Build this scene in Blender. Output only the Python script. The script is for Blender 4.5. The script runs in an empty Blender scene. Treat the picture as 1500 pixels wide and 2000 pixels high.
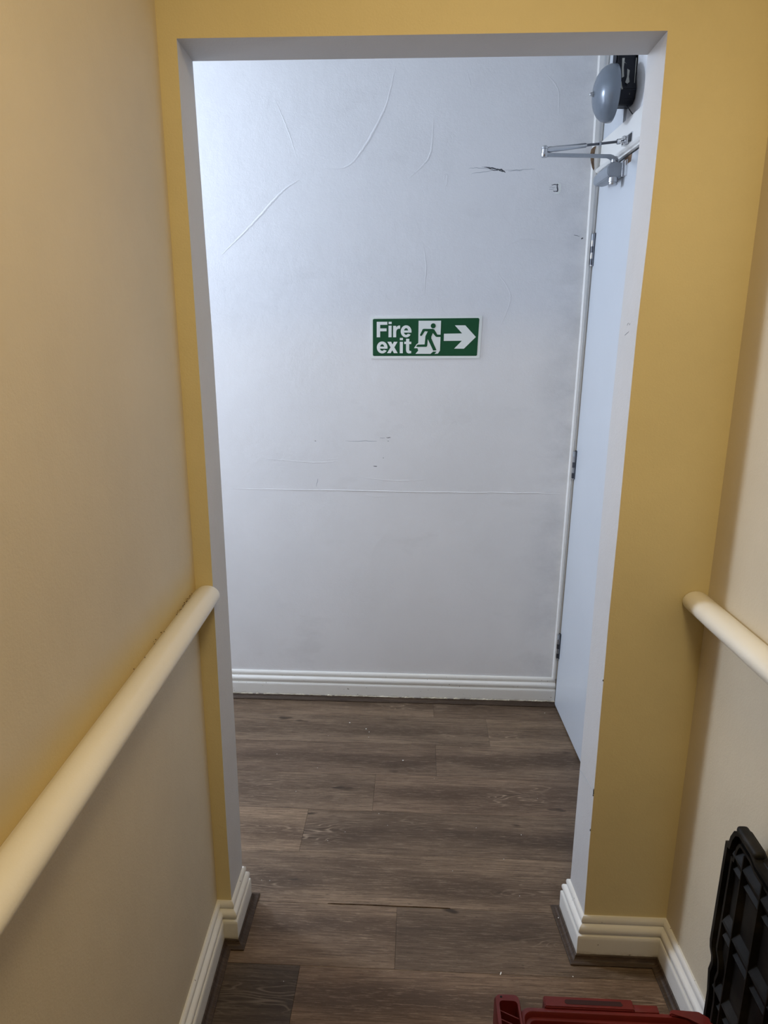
import bpy, bmesh, math, random
from mathutils import Vector, Matrix
random.seed(4)
S = bpy.context.scene
COL = S.collection
PI = math.pi

# ---------------------------------------------------------------- camera, world, lights, exposure
YAW, PITCH, ROLL, FPX, CAMH = 0.0466, -0.2563, 0.0034, 1354.6, 1.5
fw = Vector((-math.sin(YAW)*math.cos(PITCH), math.cos(YAW)*math.cos(PITCH), math.sin(PITCH)))
rt = Vector((math.cos(YAW), math.sin(YAW), 0)); up = rt.cross(fw)
r2 = rt*math.cos(ROLL) + up*math.sin(ROLL); u2 = up*math.cos(ROLL) - rt*math.sin(ROLL)
cd = bpy.data.cameras.new('camera'); cam = bpy.data.objects.new('camera', cd); COL.objects.link(cam)
cam.matrix_world = Matrix(((r2.x, u2.x, -fw.x, 0), (r2.y, u2.y, -fw.y, 0), (r2.z, u2.z, -fw.z, CAMH), (0, 0, 0, 1)))
cd.sensor_fit = 'VERTICAL'; cd.sensor_height = 24.0; cd.lens = FPX/2000*24.0; cd.clip_start = 0.02
S.camera = cam
w = bpy.data.worlds.new('world'); S.world = w; w.use_nodes = True
w.node_tree.nodes['Background'].inputs[0].default_value = (0.75, 0.85, 1, 1)
w.node_tree.nodes['Background'].inputs[1].default_value = 0.02

def area(name, loc, target, size, sizey, power, col, shape='RECTANGLE'):
    d = bpy.data.lights.new(name, 'AREA'); d.shape = shape; d.size = size; d.size_y = sizey
    d.energy = power; d.color = col
    o = bpy.data.objects.new(name, d); COL.objects.link(o); o.location = loc
    o.rotation_euler = (Vector(target)-Vector(loc)).to_track_quat('-Z', 'Y').to_euler()
    return o
# cool lamp on the ceiling of the room behind the opening, warm lamp on the passage ceiling behind the camera
area('lamp_cool', (-1.98, 2.36, 2.25), (0.6, 1.35, 1.0), 0.22, 0.22, 29.0, (0.70, 0.82, 1.0))
area('lamp_warm', (0.20, 0.30, 2.46), (0.10, 0.42, 0), 0.4, 0.4, 12.6, (1.0, 0.80, 0.48))
area('fill_cool', (-2.50, 2.42, 1.55), (0.5, 2.0, 1.2), 0.24, 1.2, 13.5, (0.78, 0.85, 1.0))  # added unseen fill that brightens the back room, no window is built
S.view_settings.view_transform = 'Standard'; S.view_settings.look = 'None'
S.view_settings.gamma = 1.0; S.view_settings.use_curve_mapping = False
S.view_settings.exposure = 0.0

# ---------------------------------------------------------------- helpers
def tag(o, label=None, cat=None, group=None, kind=None):
    if label: o['label'] = label
    if cat: o['category'] = cat
    if group: o['group'] = group
    if kind: o['kind'] = kind
    return o
def empty(name, loc, label=None, cat=None, group=None, kind=None):
    o = bpy.data.objects.new(name, None); COL.objects.link(o); o.location = loc; o.empty_display_size = .05
    return tag(o, label, cat, group, kind)
def link(name, me, mats, parent=None, origin=(0, 0, 0), smooth=None):
    """mesh given in world coordinates; origin becomes the object's location"""
    o = bpy.data.objects.new(name, me); COL.objects.link(o)
    for m in (mats if isinstance(mats, (list, tuple)) else [mats]): me.materials.append(m)
    base = Vector((0, 0, 0))
    par = parent
    while par is not None: base += Vector(par.location); par = par.parent
    og = Vector(origin) if Vector(origin).length > 0 else base
    me.transform(Matrix.Translation(-og)); o.location = og - base
    if parent is not None: o.parent = parent
    if smooth is not None:
        for f in me.polygons: f.use_smooth = True
        me.set_sharp_from_angle(angle=math.radians(smooth))
    return o
def from_bm(name, bm, mats, parent=None, origin=(0, 0, 0), smooth=None, fix=True):
    if fix: bmesh.ops.recalc_face_normals(bm, faces=bm.faces[:])
    me = bpy.data.meshes.new(name); bm.to_mesh(me); bm.free()
    return link(name, me, mats, parent, origin, smooth)
def bx(bm, x0, x1, y0, y1, z0, z1, bev=0, seg=2, mi=0):
    r = bmesh.ops.create_cube(bm, size=1)
    vs = r['verts']
    for v in vs:
        v.co = Vector((x0+(v.co.x+.5)*(x1-x0), y0+(v.co.y+.5)*(y1-y0), z0+(v.co.z+.5)*(z1-z0)))
    fs = set(f for v in vs for f in v.link_faces)
    for f in fs: f.material_index = mi
    if bev:
        es = list(set(e for v in vs for e in v.link_edges))
        bmesh.ops.bevel(bm, geom=es, offset=bev, segments=seg, affect='EDGES', profile=.5)
    return vs
def prism(bm, pts, vec, mi=0):
    """closed polygon of 3-D points extruded by vec"""
    v = Vector(vec); a = [bm.verts.new(p) for p in pts]; b = [bm.verts.new(Vector(p)+v) for p in pts]
    fs = [bm.faces.new(a), bm.faces.new(b[::-1])]
    n = len(pts)
    for i in range(n): fs.append(bm.faces.new((a[i], a[(i+1) % n], b[(i+1) % n], b[i])))
    for f in fs: f.material_index = mi
    return a, b
def tube(bm, pts, rad, n=16, cap=True, up=None, rz=None):
    """round tube through pts; rad number or list; rz: second radius"""
    pts = [Vector(p) for p in pts]; rings = []
    for i, p in enumerate(pts):
        d = (pts[min(i+1, len(pts)-1)] - pts[max(i-1, 0)]).normalized()
        u = Vector(up) if up else (Vector((0, 0, 1)) if abs(d.z) < .9 else Vector((0, 1, 0)))
        a = d.cross(u).normalized(); b = a.cross(d).normalized()
        r = rad[i] if isinstance(rad, (list, tuple)) else rad
        q = (rz[i] if isinstance(rz, (list, tuple)) else rz) if rz else r
        rings.append([bm.verts.new(p + a*math.cos(2*PI*k/n)*r + b*math.sin(2*PI*k/n)*q) for k in range(n)])
    for i in range(len(rings)-1):
        for k in range(n):
            bm.faces.new((rings[i][k], rings[i][(k+1) % n], rings[i+1][(k+1) % n], rings[i+1][k]))
    if cap: bm.faces.new(rings[0][::-1]); bm.faces.new(rings[-1])
def lathe(bm, prof, origin, axis, n=40):
    """prof: list of (distance along axis, radius)"""
    ax = Vector(axis).normalized(); u = Vector((0, 0, 1)) if abs(ax.z) < .9 else Vector((0, 1, 0))
    a = ax.cross(u).normalized(); b = ax.cross(a).normalized(); o = Vector(origin); rings = []
    for t, r in prof:
        if r < 1e-6: rings.append([bm.verts.new(o+ax*t)])
        else: rings.append([bm.verts.new(o+ax*t+(a*math.cos(2*PI*k/n)+b*math.sin(2*PI*k/n))*r) for k in range(n)])
    for A, B in zip(rings, rings[1:]):
        for k in range(n):
            k2 = (k+1) % n
            if len(A) == 1 and len(B) > 1: bm.faces.new((A[0], B[k2], B[k]))
            elif len(B) == 1 and len(A) > 1: bm.faces.new((A[k], A[k2], B[0]))
            elif len(A) > 1: bm.faces.new((A[k], A[k2], B[k2], B[k]))
def sweep(bm, path, prof, side=1, cap=True):
    """profile [(offset from wall, z)] swept along the 2-D floor path with mitred corners; side=+1: room on the left of the path"""
    P = [Vector(q) for q in path]; nrm = []
    for a, b in zip(P, P[1:]):
        d = (b-a).normalized(); nrm.append(Vector((-d.y, d.x))*side)
    rings = []
    for i, p in enumerate(P):
        if i == 0: m = nrm[0]
        elif i == len(P)-1: m = nrm[-1]
        else:
            m = nrm[i-1]+nrm[i]; m = m/(m.dot(nrm[i]))
        rings.append([bm.verts.new((p.x+m.x*o, p.y+m.y*o, z)) for o, z in prof])
    n = len(prof)
    for A, B in zip(rings, rings[1:]):
        for k in range(n): bm.faces.new((A[k], A[(k+1) % n], B[(k+1) % n], B[k]))
    if cap: bm.faces.new(rings[0]); bm.faces.new(rings[-1][::-1])
def interp(tab, z):
    if z <= tab[0][0]: return tab[0][1]
    for (a, x), (b, y) in zip(tab, tab[1:]):
        if z <= b: return x+(y-x)*(z-a)/(b-a)
    return tab[-1][1]

# ---------------------------------------------------------------- materials
def mat(name, col, rough=.6, metal=0, spec=.5):
    m = bpy.data.materials.new(name); m.use_nodes = True
    b = m.node_tree.nodes['Principled BSDF']
    b.inputs['Base Color'].default_value = (*col, 1); b.inputs['Roughness'].default_value = rough
    b.inputs['Metallic'].default_value = metal; b.inputs['Specular IOR Level'].default_value = spec
    return m
class NT:
    def __init__(s, m): s.t = m.node_tree; s.b = s.t.nodes['Principled BSDF']
    def n(s, typ, **kw):
        x = s.t.nodes.new(typ)
        for k, v in kw.items():
            if k.startswith('i_'):
                k = k[2:]; k = int(k) if k.isdigit() else k
                x.inputs[k].default_value = v
            else: setattr(x, k, v)
        return x
    def l(s, a, b): s.t.links.new(a, b)
    def math(s, op, a, b=None, clamp=False):
        x = s.t.nodes.new('ShaderNodeMath'); x.operation = op; x.use_clamp = clamp
        for i, v in enumerate((a, b)):
            if v is None: continue
            if isinstance(v, (int, float)): x.inputs[i].default_value = v
            else: s.l(v, x.inputs[i])
        return x.outputs[0]
    def rng(s, v, a, b, c, d, smooth=False):
        x = s.t.nodes.new('ShaderNodeMapRange'); x.clamp = True
        if smooth: x.interpolation_type = 'SMOOTHSTEP'
        s.l(v, x.inputs[0])
        for i, q in enumerate((a, b, c, d)): x.inputs[i+1].default_value = q
        return x.outputs[0]
    def pos(s, scale=(1, 1, 1)):
        g = s.n('ShaderNodeNewGeometry'); m = s.n('ShaderNodeMapping'); m.inputs['Scale'].default_value = scale
        s.l(g.outputs['Position'], m.inputs[0]); return m.outputs[0]
    def noise(s, vec, scale, detail=4, rough=.5, dist=0):
        x = s.n('ShaderNodeTexNoise', i_Scale=scale, i_Detail=detail, i_Roughness=rough, i_Distortion=dist)
        s.l(vec, x.inputs['Vector']); return x.outputs[0]
    def mix(s, f, a, b, typ='MIX'):
        x = s.n('ShaderNodeMix', data_type='RGBA', blend_type=typ)
        if isinstance(f, (int, float)): x.inputs[0].default_value = f
        else: s.l(f, x.inputs[0])
        for i, v in ((6, a), (7, b)):
            if isinstance(v, tuple): x.inputs[i].default_value = (*v, 1) if len(v) == 3 else v
            else: s.l(v, x.inputs[i])
        return x.outputs[2]
    def bump(s, h, strength, dist=.001):
        x = s.n('ShaderNodeBump', i_Strength=strength, i_Distance=dist); s.l(h, x.inputs['Height'])
        s.l(x.outputs[0], s.b.inputs['Normal'])
    def xyz(s):
        g = s.n('ShaderNodeNewGeometry'); x = s.n('ShaderNodeSeparateXYZ'); s.l(g.outputs['Position'], x.inputs[0]); return x.outputs

def paint(name, col, rough=.55, var=.05, bump=.35, grime=None):
    m = mat(name, col, rough); t = NT(m); p = t.pos()
    f = t.noise(p, 2.2, 5, .6); c2 = tuple(c*(1-var*2.2) for c in col)
    c = t.mix(t.rng(f, .35, .7, 0, 1), col, c2)
    if grime: c = grime(t, p, c)
    t.l(c, t.b.inputs['Base Color'])
    h = t.math('ADD', t.noise(p, 260, 3, .6), t.math('MULTIPLY', t.noise(p, 28, 4, .55), 2.2))
    t.bump(h, bump, .0011)
    return m
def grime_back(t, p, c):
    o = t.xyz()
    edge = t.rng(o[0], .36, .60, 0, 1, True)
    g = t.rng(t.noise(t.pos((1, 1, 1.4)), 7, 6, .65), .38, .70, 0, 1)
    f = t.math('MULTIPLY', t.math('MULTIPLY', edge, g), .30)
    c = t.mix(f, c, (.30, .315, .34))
    # smudge low on the wall
    sm = t.rng(t.noise(t.pos((1, 1, 2)), 3.1, 5, .6), .60, .74, 0, .16)
    return t.mix(sm, c, (.42, .41, .40))
M = {}
def rail_glow(t, p, c):
    # yellow glow right above the left handrail, painted into the wall colour
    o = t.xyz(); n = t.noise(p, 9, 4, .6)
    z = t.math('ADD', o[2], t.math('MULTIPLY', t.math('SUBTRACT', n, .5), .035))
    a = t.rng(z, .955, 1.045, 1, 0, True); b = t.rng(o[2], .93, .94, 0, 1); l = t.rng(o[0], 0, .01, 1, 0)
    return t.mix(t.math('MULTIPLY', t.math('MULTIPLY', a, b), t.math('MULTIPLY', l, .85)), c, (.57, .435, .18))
M['cream'] = paint('cream_wall_paint', (.66, .575, .43), .6, .05, .35, rail_glow)
M['yellow'] = paint('yellow_wall_paint', (.76, .65, .365), .55)
M['white_wall'] = paint('white_wall_paint', (.80, .80, .81), .6, .03, .4, grime_back)
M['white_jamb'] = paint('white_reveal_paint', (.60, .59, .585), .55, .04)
M['ceiling'] = paint('ceiling_paint', (.78, .77, .74), .7)
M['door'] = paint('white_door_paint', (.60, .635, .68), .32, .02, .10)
M['gloss'] = paint('white_gloss_paint', (.80, .79, .76), .28, .02, .12)

def skirt_mat(name, col, dirt=1.0):
    m = mat(name, col, .32); t = NT(m); p = t.pos(); o = t.xyz()
    low = t.rng(o[2], .012, .030, 1, 0, True)
    g = t.rng(t.noise(t.pos((1, 1, 5)), 26, 6, .7), .42, .60, 0, 1)
    c = t.mix(t.math('MULTIPLY', low, t.math('MULTIPLY', g, .75*dirt)), col, (.20, .15, .085))
    nick = t.rng(t.noise(p, 95, 2, .5), .735, .76, 0, .8)
    c = t.mix(nick, c, (.14, .11, .08))
    t.l(c, t.b.inputs['Base Color']); t.bump(t.noise(p, 60, 3), .12, .001)
    return m
M['skirting'] = skirt_mat('white_skirting_gloss', (.78, .77, .73))
M['skirting_cream'] = skirt_mat('cream_skirting_gloss', (.76, .70, .54))
M['rail'] = paint('cream_rail_gloss', (.84, .80, .70), .3, .04, .15)

def wood(name, base, dark, light, obj=True):
    m = mat(name, base, .5); t = NT(m)
    tc = t.n('ShaderNodeTexCoord'); oi = t.n('ShaderNodeObjectInfo')
    sx = t.n('ShaderNodeVectorMath', operation='SCALE'); cmb = t.n('ShaderNodeCombineXYZ')
    t.l(oi.outputs['Random'], cmb.inputs[0]); t.l(oi.outputs['Random'], cmb.inputs[1]); t.l(oi.outputs['Random'], cmb.inputs[2])
    t.l(cmb.outputs[0], sx.inputs[0]); sx.inputs['Scale'].default_value = 37.0
    add = t.n('ShaderNodeVectorMath', operation='ADD'); t.l(tc.outputs['Object'], add.inputs[0]); t.l(sx.outputs[0], add.inputs[1])
    def mp(s):
        x = t.n('ShaderNodeMapping'); x.inputs['Scale'].default_value = s; t.l(add.outputs[0], x.inputs[0]); return x.outputs[0]
    sep = t.n('ShaderNodeSeparateXYZ'); t.l(tc.outputs['Object'], sep.inputs[0])
    # dark heart, paler edges, waving along the length
    wob = t.math('MULTIPLY', t.math('SUBTRACT', t.noise(mp((1.6, 2, 1)), 1.6, 3, .55), .5), .14)
    dist = t.math('ABSOLUTE', t.math('ADD', sep.outputs[1], wob))
    heart = t.rng(dist, .0, .075, 1, 0, True)
    big = t.rng(t.noise(mp((1.0, 6, 1)), 2.4, 6, .6), .34, .66, 0, 1)
    f = t.math('ADD', t.math('MULTIPLY', heart, .55), t.math('MULTIPLY', big, .70), True)
    c = t.mix(f, base, dark)
    # fine fibres
    fib = t.noise(mp((2.6, 95, 1)), 3.0, 6, .75)
    c = t.mix(t.rng(fib, .42, .62, 0, .85), c, tuple(x*.85 for x in dark))
    c = t.mix(t.rng(t.noise(mp((5, 70, 1)), 4.0, 6, .8), .52, .70, 0, .62), c, light)
    c = t.mix(t.rng(t.noise(mp((9, 60, 1)), 5.0, 3, .6), .62, .70, 0, .55), c, tuple(x*.5 for x in dark))
    # cathedral grain: contour lines of a long noise
    cn = t.noise(mp((1.0, 7.0, 1)), 2.3, 2, .45)
    fr = t.math('FRACT', t.math('MULTIPLY', cn, 26.0))
    line = t.rng(t.math('ABSOLUTE', t.math('SUBTRACT', fr, .5)), .0, .20, 1, 0, True)
    mask = t.rng(t.noise(mp((1.3, 3.0, 1)), 2.1, 2, .5), .53, .64, 0, .75, True)
    c = t.mix(t.math('MULTIPLY', line, t.math('MULTIPLY', mask, heart)), c, light)
    # knots
    kn = t.rng(t.noise(mp((3.2, 9, 1)), 2.2, 2, .5), .69, .77, 0, .9, True)
    c = t.mix(kn, c, tuple(x*.45 for x in dark))
    c = t.mix(1.0, c, oi.outputs['Color'], 'MULTIPLY')
    t.l(c, t.b.inputs['Base Color'])
    t.l(t.rng(fib, .3, .7, .42, .62), t.b.inputs['Roughness']); t.b.inputs['Specular IOR Level'].default_value = .28
    t.bump(fib, .16, .0006)
    return m
M['plank'] = wood('oak_effect_vinyl', (.265, .185, .122), (.088, .057, .036), (.38, .285, .20))
M['bead'] = wood('brown_oak_effect_beading', (.075, .049, .032), (.036, .023, .015), (.14, .098, .066))
M['subfloor'] = mat('dark_subfloor', (.05, .038, .03), .8)
M['green'] = mat('sign_green', (.008, .075, .028), .55, 0, .25)
M['signwhite'] = mat('sign_white', (.80, .83, .80), .5, 0, .3)
M['steel'] = mat('brushed_steel', (.42, .43, .45), .3, 1)
M['darksteel'] = mat('tarnished_steel', (.10, .105, .12), .38, 1)
M['silverpaint'] = mat('silver_grey_paint', (.33, .36, .40), .38, .25)
M['dome'] = mat('grey_bell_enamel', (.175, .205, .245), .25, .2)
M['chrome'] = mat('chrome', (.75, .76, .78), .14, 1)
M['black'] = mat('black_plastic', (.008, .008, .008), .55, 0, .22)
M['red'] = mat('red_plastic', (.205, .022, .020), .42)
M['mark'] = mat('dark_scuff', (.055, .06, .07), .8)
M['markfaint'] = mat('grey_scuff', (.36, .38, .41), .8)
M['plaster'] = mat('bare_brown_plaster', (.20, .125, .075), .9)
M['flake'] = mat('white_paint_flake', (.85, .84, .80), .8)
M['wire'] = mat('dark_grey_cable', (.03, .035, .04), .5)
def noisy(m, col, c2, scale, a, b, bump=.2):
    t = NT(m); p = t.pos(); t.l(t.mix(t.rng(t.noise(p, scale, 5, .65), a, b, 0, 1), col, c2), t.b.inputs['Base Color'])
    t.bump(t.noise(p, scale*4, 3), bump, .0006)
noisy(M['plaster'], (.23, .145, .085), (.10, .06, .035), 60, .35, .65, .8)
noisy(M['red'], (.17, .016, .014), (.095, .009, .009), 9, .35, .7, .25)
noisy(M['black'], (.0035, .0033, .003), (.024, .021, .017), 14, .45, .75, .3)
noisy(M['silverpaint'], (.34, .37, .41), (.28, .31, .35), 12, .35, .7, .1)
M['bellbox'] = mat('chipped_black_enamel', (.01, .012, .018), .45, 0, .25)
M['smear'] = mat('cream_paint_smear', (.40, .40, .36), .7)
t = NT(M['bellbox']); p = t.pos((1, 1, .55))
t.l(t.mix(t.rng(t.noise(p, 34, 4, .62), .615, .65, 0, 1), (.009, .011, .018), (.42, .42, .38)), t.b.inputs['Base Color'])

# ---------------------------------------------------------------- dimensions (metres)
Y1, YB, YBACK, ZT, ZC = 1.4144, 1.5242, 2.624, 2.0104, 2.55
def XL(y): return -.481-.0349*(y-Y1)          # left passage wall
def XR(y): return .6254-.0419*(y-Y1)          # right passage wall
def XD(y, z=0): return .588+.0118*z-.0414*(y-2.6)   # door plane
YREAR = -4.5
XFAR = -2.60

# ---------------------------------------------------------------- floor of separate planks
floor = empty('floor', (0, 0, 0), kind='structure')
bm = bmesh.new(); bx(bm, XFAR-.05, 1.0, YREAR-.05, 2.75, -.06, -.0045)
from_bm('subfloor', bm, M['subfloor'], floor)
PW = .190; Y0 = 1.536; LEN = 1.22
joints = {5: .087, 4: .293, 3: .088, 2: -.124, 1: -.330, 0: .62, -1: -.033, -2: -.264, -3: .18, -4: -.1, -5: .33}
tones = {(-2, 0): (.50, .52, .55), (-2, 1): (.98, .93, .90), (-1, 0): (1.02, 1, .98), (-1, 1): (.80, .80, .80), (0, 0): (.98, .97, .95), (1, 0): (1.18, 1.16, 1.12), (1, 1): (.84, .83, .82),
         (2, 0): (.95, .94, .93), (2, 1): (.96, .93, .92), (3, 0): (.82, .80, .80), (3, 1): (.98, .97, .97), (4, 0): (.90, .90, .90), (4, 1): (1.10, 1.10, 1.08), (5, 0): (.95, .94, .93), (5, 1): (.84, .82, .81)}
G = .00025
first = True
for row in range(-19, 6):
    ya = Y0+row*PW; yb = min(ya+PW, 2.66)
    j = joints.get(row, random.uniform(-.5, .6))
    xs = [j+k*LEN for k in range(-3, 3)]
    for k in range(5):
        a, b = xs[k], xs[k+1]
        lo, hi = (XFAR, .75) if ya > 1.3 else (-.60, .75)
        a2, b2 = max(a, lo), min(b, hi)
        if b2-a2 < .02: continue
        x0, x1, y0_, y1_ = a2+G, b2-G, ya+G, yb-G
        bm = bmesh.new()
        if row == 0 and a < 0 < b:      # the lifted seam in front of the opening
            pts = [(x0, y0_), (-.222, y0_), (-.218, y0_+.0028), (.05, y0_+.0034), (.108, y0_+.0026), (.112, y0_), (x1, y0_), (x1, y1_), (x0, y1_)]
            prism(bm, [(q[0], q[1], 0) for q in pts], (0, 0, -.004))
        else:
            bx(bm, x0, x1, y0_, y1_, -.004, 0, .0004, 1)
        cx, cy = (a+b)/2, ya+PW/2
        o = from_bm('plank', bm, M['plank'], floor, origin=(cx, cy, 0), fix=True)
        idx = 0 if b <= j+1e-6 else 1
        tn = tones.get((row, idx))
        if tn is None:
            q = random.uniform(.82, 1.08); tn = (q, q*.985, q*.97)
        o.color = (*tn, 1)
        for pl in o.data.polygons: pl.use_smooth = False

# ---------------------------------------------------------------- walls
def box_obj(name, m, *a, parent=None, kind='structure'):
    bm = bmesh.new(); bx(bm, *a); o = from_bm(name, bm, m, parent)
    if parent is None and kind: o['kind'] = kind
    return o
def slab(name, pts, vec, m, smooth=None):
    bm = bmesh.new(); prism(bm, pts, vec); o = from_bm(name, bm, m); o['kind'] = 'structure'; return o
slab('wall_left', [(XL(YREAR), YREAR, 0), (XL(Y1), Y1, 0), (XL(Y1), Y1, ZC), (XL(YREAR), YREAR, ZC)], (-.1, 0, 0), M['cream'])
slab('wall_right', [(XR(YREAR), YREAR, 0), (XR(Y1), Y1, 0), (XR(Y1), Y1, ZC), (XR(YREAR), YREAR, ZC)], (.1, 0, 0), M['cream'])
wb = box_obj('wall_back', M['white_wall'], XFAR-.1, .78, YBACK, YBACK+.1, 0, ZC)
box_obj('wall_rear', M['cream'], -.60, 1.05, YREAR-.1, YREAR, 0, ZC)
box_obj('wall_far_left', M['white_wall'], XFAR-.1, XFAR, YB-.1, YBACK, 0, ZC)
box_obj('ceiling', M['ceiling'], XFAR-.1, 1.1, YREAR-.1, YBACK+.1, ZC, ZC+.1)

# the wall with the opening: yellow face, white reveals
LF = [(0, -0.4452), (0.118, -0.4452), (0.3, -0.4459), (0.5, -0.445), (0.7, -0.4435), (0.9, -0.4423), (1.1, -0.4416), (1.3, -0.4416), (1.5, -0.443), (1.7, -0.4439), (1.85, -0.4456), (2.0104, -0.4454)]
RF = [(0, 0.4277), (0.118, 0.4277), (0.3, 0.4252), (0.5, 0.4239), (0.7, 0.4227), (0.9, 0.4217), (1.1, 0.4234), (1.3, 0.4235), (1.5, 0.4244), (1.7, 0.4295), (1.85, 0.4311), (2.0104, 0.43)]
LB = [(0, -0.445), (0.118, -0.445), (0.3, -0.4437), (0.5, -0.443), (0.7, -0.4426), (0.9, -0.4422), (1.1, -0.4421), (1.3, -0.4423), (1.5, -0.4433), (1.7, -0.4467), (1.85, -0.4488), (2.0104, -0.4509)]
RB = [(0, 0.4177), (0.118, 0.4177), (0.3, 0.4172), (0.5, 0.4176), (0.7, 0.4179), (0.9, 0.4178), (1.1, 0.4179), (1.3, 0.4186), (1.5, 0.4217), (1.7, 0.4262), (1.85, 0.4289), (2.0104, 0.4298)]
levels = [0, .118, .3, .5, .7, .9, 1.1, 1.3, 1.5, 1.7, 1.85, ZT]
bm = bmesh.new()
def quad(a, b, c, d, mi):
    f = bm.faces.new([bm.verts.new(q) for q in (a, b, c, d)]); f.material_index = mi
ro = .7
for za, zb in zip(levels, levels[1:]):
    for tab, tb, xo in ((LF, LB, XL(Y1)-.02), (RF, RB, XR(Y1)+.02)):
        fa, fb, ba, bb = interp(tab, za), interp(tab, zb), interp(tb, za), interp(tb, zb)
        quad((xo, Y1, za), (fa, Y1, za), (fb, Y1, zb), (xo, Y1, zb), 0)
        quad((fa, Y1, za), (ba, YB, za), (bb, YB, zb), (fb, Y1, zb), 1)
        xo2 = XFAR if tb is LB else .75
        quad((ba, YB, za), (xo2, YB, za), (xo2, YB, zb), (bb, YB, zb), 2)
lf, rf, lb, rb = LF[-1][1], RF[-1][1], LB[-1][1], RB[-1][1]
quad((lf, Y1, ZT), (rf, Y1, ZT), (rb, YB, ZT), (lb, YB, ZT), 1)
quad((XL(Y1)-.02, Y1, ZT), (lf, Y1, ZT), (lf, Y1, ZC), (XL(Y1)-.02, Y1, ZC), 0)
quad((lf, Y1, ZT), (rf, Y1, ZT), (rf, Y1, ZC), (lf, Y1, ZC), 0)
quad((rf, Y1, ZT), (XR(Y1)+.02, Y1, ZT), (XR(Y1)+.02, Y1, ZC), (rf, Y1, ZC), 0)
quad((XFAR, YB, ZT), (lb, YB, ZT), (lb, YB, ZC), (XFAR, YB, ZC), 2)
quad((lb, YB, ZT), (rb, YB, ZT), (rb, YB, ZC), (lb, YB, ZC), 2)
quad((rb, YB, ZT), (.75, YB, ZT), (.75, YB, ZC), (rb, YB, ZC), 2)
# outer side blocks that close the wall thickness
bx(bm, XFAR-.1, XL(Y1)-.02, Y1, YB-.0005, 0, ZC, mi=2)
bx(bm, XR(Y1)+.02, .85, Y1, YB-.0005, 0, ZC, mi=2)
bmesh.ops.remove_doubles(bm, verts=bm.verts[:], dist=1e-5)
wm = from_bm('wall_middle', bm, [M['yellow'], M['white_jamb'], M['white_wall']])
wm['kind'] = 'structure'
# joint line and chips on the right reveal
def rx(y, z): 
    k = (y-Y1)/(YB-Y1); return interp(RF, z)*(1-k)+interp(RB, z)*k
bm = bmesh.new()
tube(bm, [(rx(1.4165, .466)-.0002, 1.4165, .466), (rx(1.47, .458)-.0002, 1.47, .458), (rx(1.5235, .447)-.0002, 1.5235, .447)], .0007, 6)
o = from_bm('joint_crack', bm, M['markfaint'], wm)
bm = bmesh.new()
for (y, z, s) in ((1.4155, .468, .0035), (1.4152, .462, .003), (1.4158, .455, .002), (1.4155, .36, .002), (1.4153, .75, .0015)):
    tube(bm, [(rx(y, z)-.0008, y-.0006, z-s), (rx(y, z)+.0002, y+.0008, z+s)], [.0012, .0016], 6)
from_bm('paint_chip', bm, M['mark'], wm)
bm = bmesh.new()
for (y, z, y2, z2) in ((1.485, 1.492, 1.462, 1.499), (1.476, 1.511, 1.474, 1.515), (1.471, 1.514, 1.469, 1.516), (1.463, 1.512, 1.460, 1.515)):
    tube(bm, [(rx(y, z)-.0001, y, z), (rx(y2, z2)-.0001, y2, z2)], .0006, 5)
from_bm('pencil_mark', bm, M['markfaint'], wm)

# creases, cracks and scuffs of the back wall
def onwall(name, pts, r, m, flat=.45):
    bm = bmesh.new(); P = []
    for a, b in zip(pts, pts[1:]):
        for k in range(5): 
            u = k/5; P.append((a[0]+(b[0]-a[0])*u+random.uniform(-1, 1)*.001, YBACK-.0001, a[1]+(b[1]-a[1])*u+random.uniform(-1, 1)*.001))
    P.append((pts[-1][0], YBACK-.0001, pts[-1][1]))
    n = len(P); rad = [r*(.25+.75*math.sin(PI*(i+.3)/(n-.4+.6))) for i in range(n)]
    tube(bm, P, rad, 8, up=(0, 1, 0), rz=[x*flat for x in rad])
    return from_bm(name, bm, m, wb, smooth=80)
def dense(pts, n=6):
    """Catmull-Rom through 2-D points"""
    out = []; q = [pts[0]]+list(pts)+[pts[-1]]
    for i in range(1, len(q)-2):
        for k in range(n):
            u = k/n; f = lambda j: .5*((2*q[i][j])+(-q[i-1][j]+q[i+1][j])*u+(2*q[i-1][j]-5*q[i][j]+4*q[i+1][j]-q[i+2][j])*u*u+(-q[i-1][j]+3*q[i][j]-3*q[i+1][j]+q[i+2][j])*u**3)
            out.append((f(0), f(1)))
    return out+[pts[-1]]
for pts, r in (([(-.712, 1.761), (-.592, 1.867), (-.486, 1.970), (-.424, 2.007)], .0035),
               ([(-.333, 2.041), (-.252, 2.051), (-.192, 2.114), (-.143, 2.194), (-.114, 2.255), (-.09, 2.35)], .0035),
               ([(-.043, 2.009), (.006, 2.05), (.035, 2.095), (.042, 2.201)], .0028),
               ([(.41, 2.33), (.455, 2.28), (.462, 2.20)], .002), ([(.15, 2.34), (.165, 2.29)], .0015),
               ([(-.50, 2.26), (-.46, 2.17), (-.43, 2.08)], .002),
               ([(.08, 2.00), (.085, 2.02), (.093, 2.018), (.092, 1.99), (.083, 1.985)], .0016),
               ([(.015, 1.79), (.025, 1.72), (.02, 1.63)], .002), ([(.28, 1.70), (.33, 1.62), (.30, 1.52)], .002),
               ([(.30, 1.785), (.36, 1.81), (.45, 1.80)], .0022), ([(-.60, 1.02), (-.40, 1.005), (-.30, 1.012)], .002),
               ([(-.24, .955), (-.10, .938), (.05, .942)], .002), ([(-.38, 1.015), (-.30, 1.02)], .0013), ([(-.20, .88), (-.15, .873), (-.09, .878)], .0015)):
    onwall('crease', dense(pts), r*1.2, M['white_wall'], .16)
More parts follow.
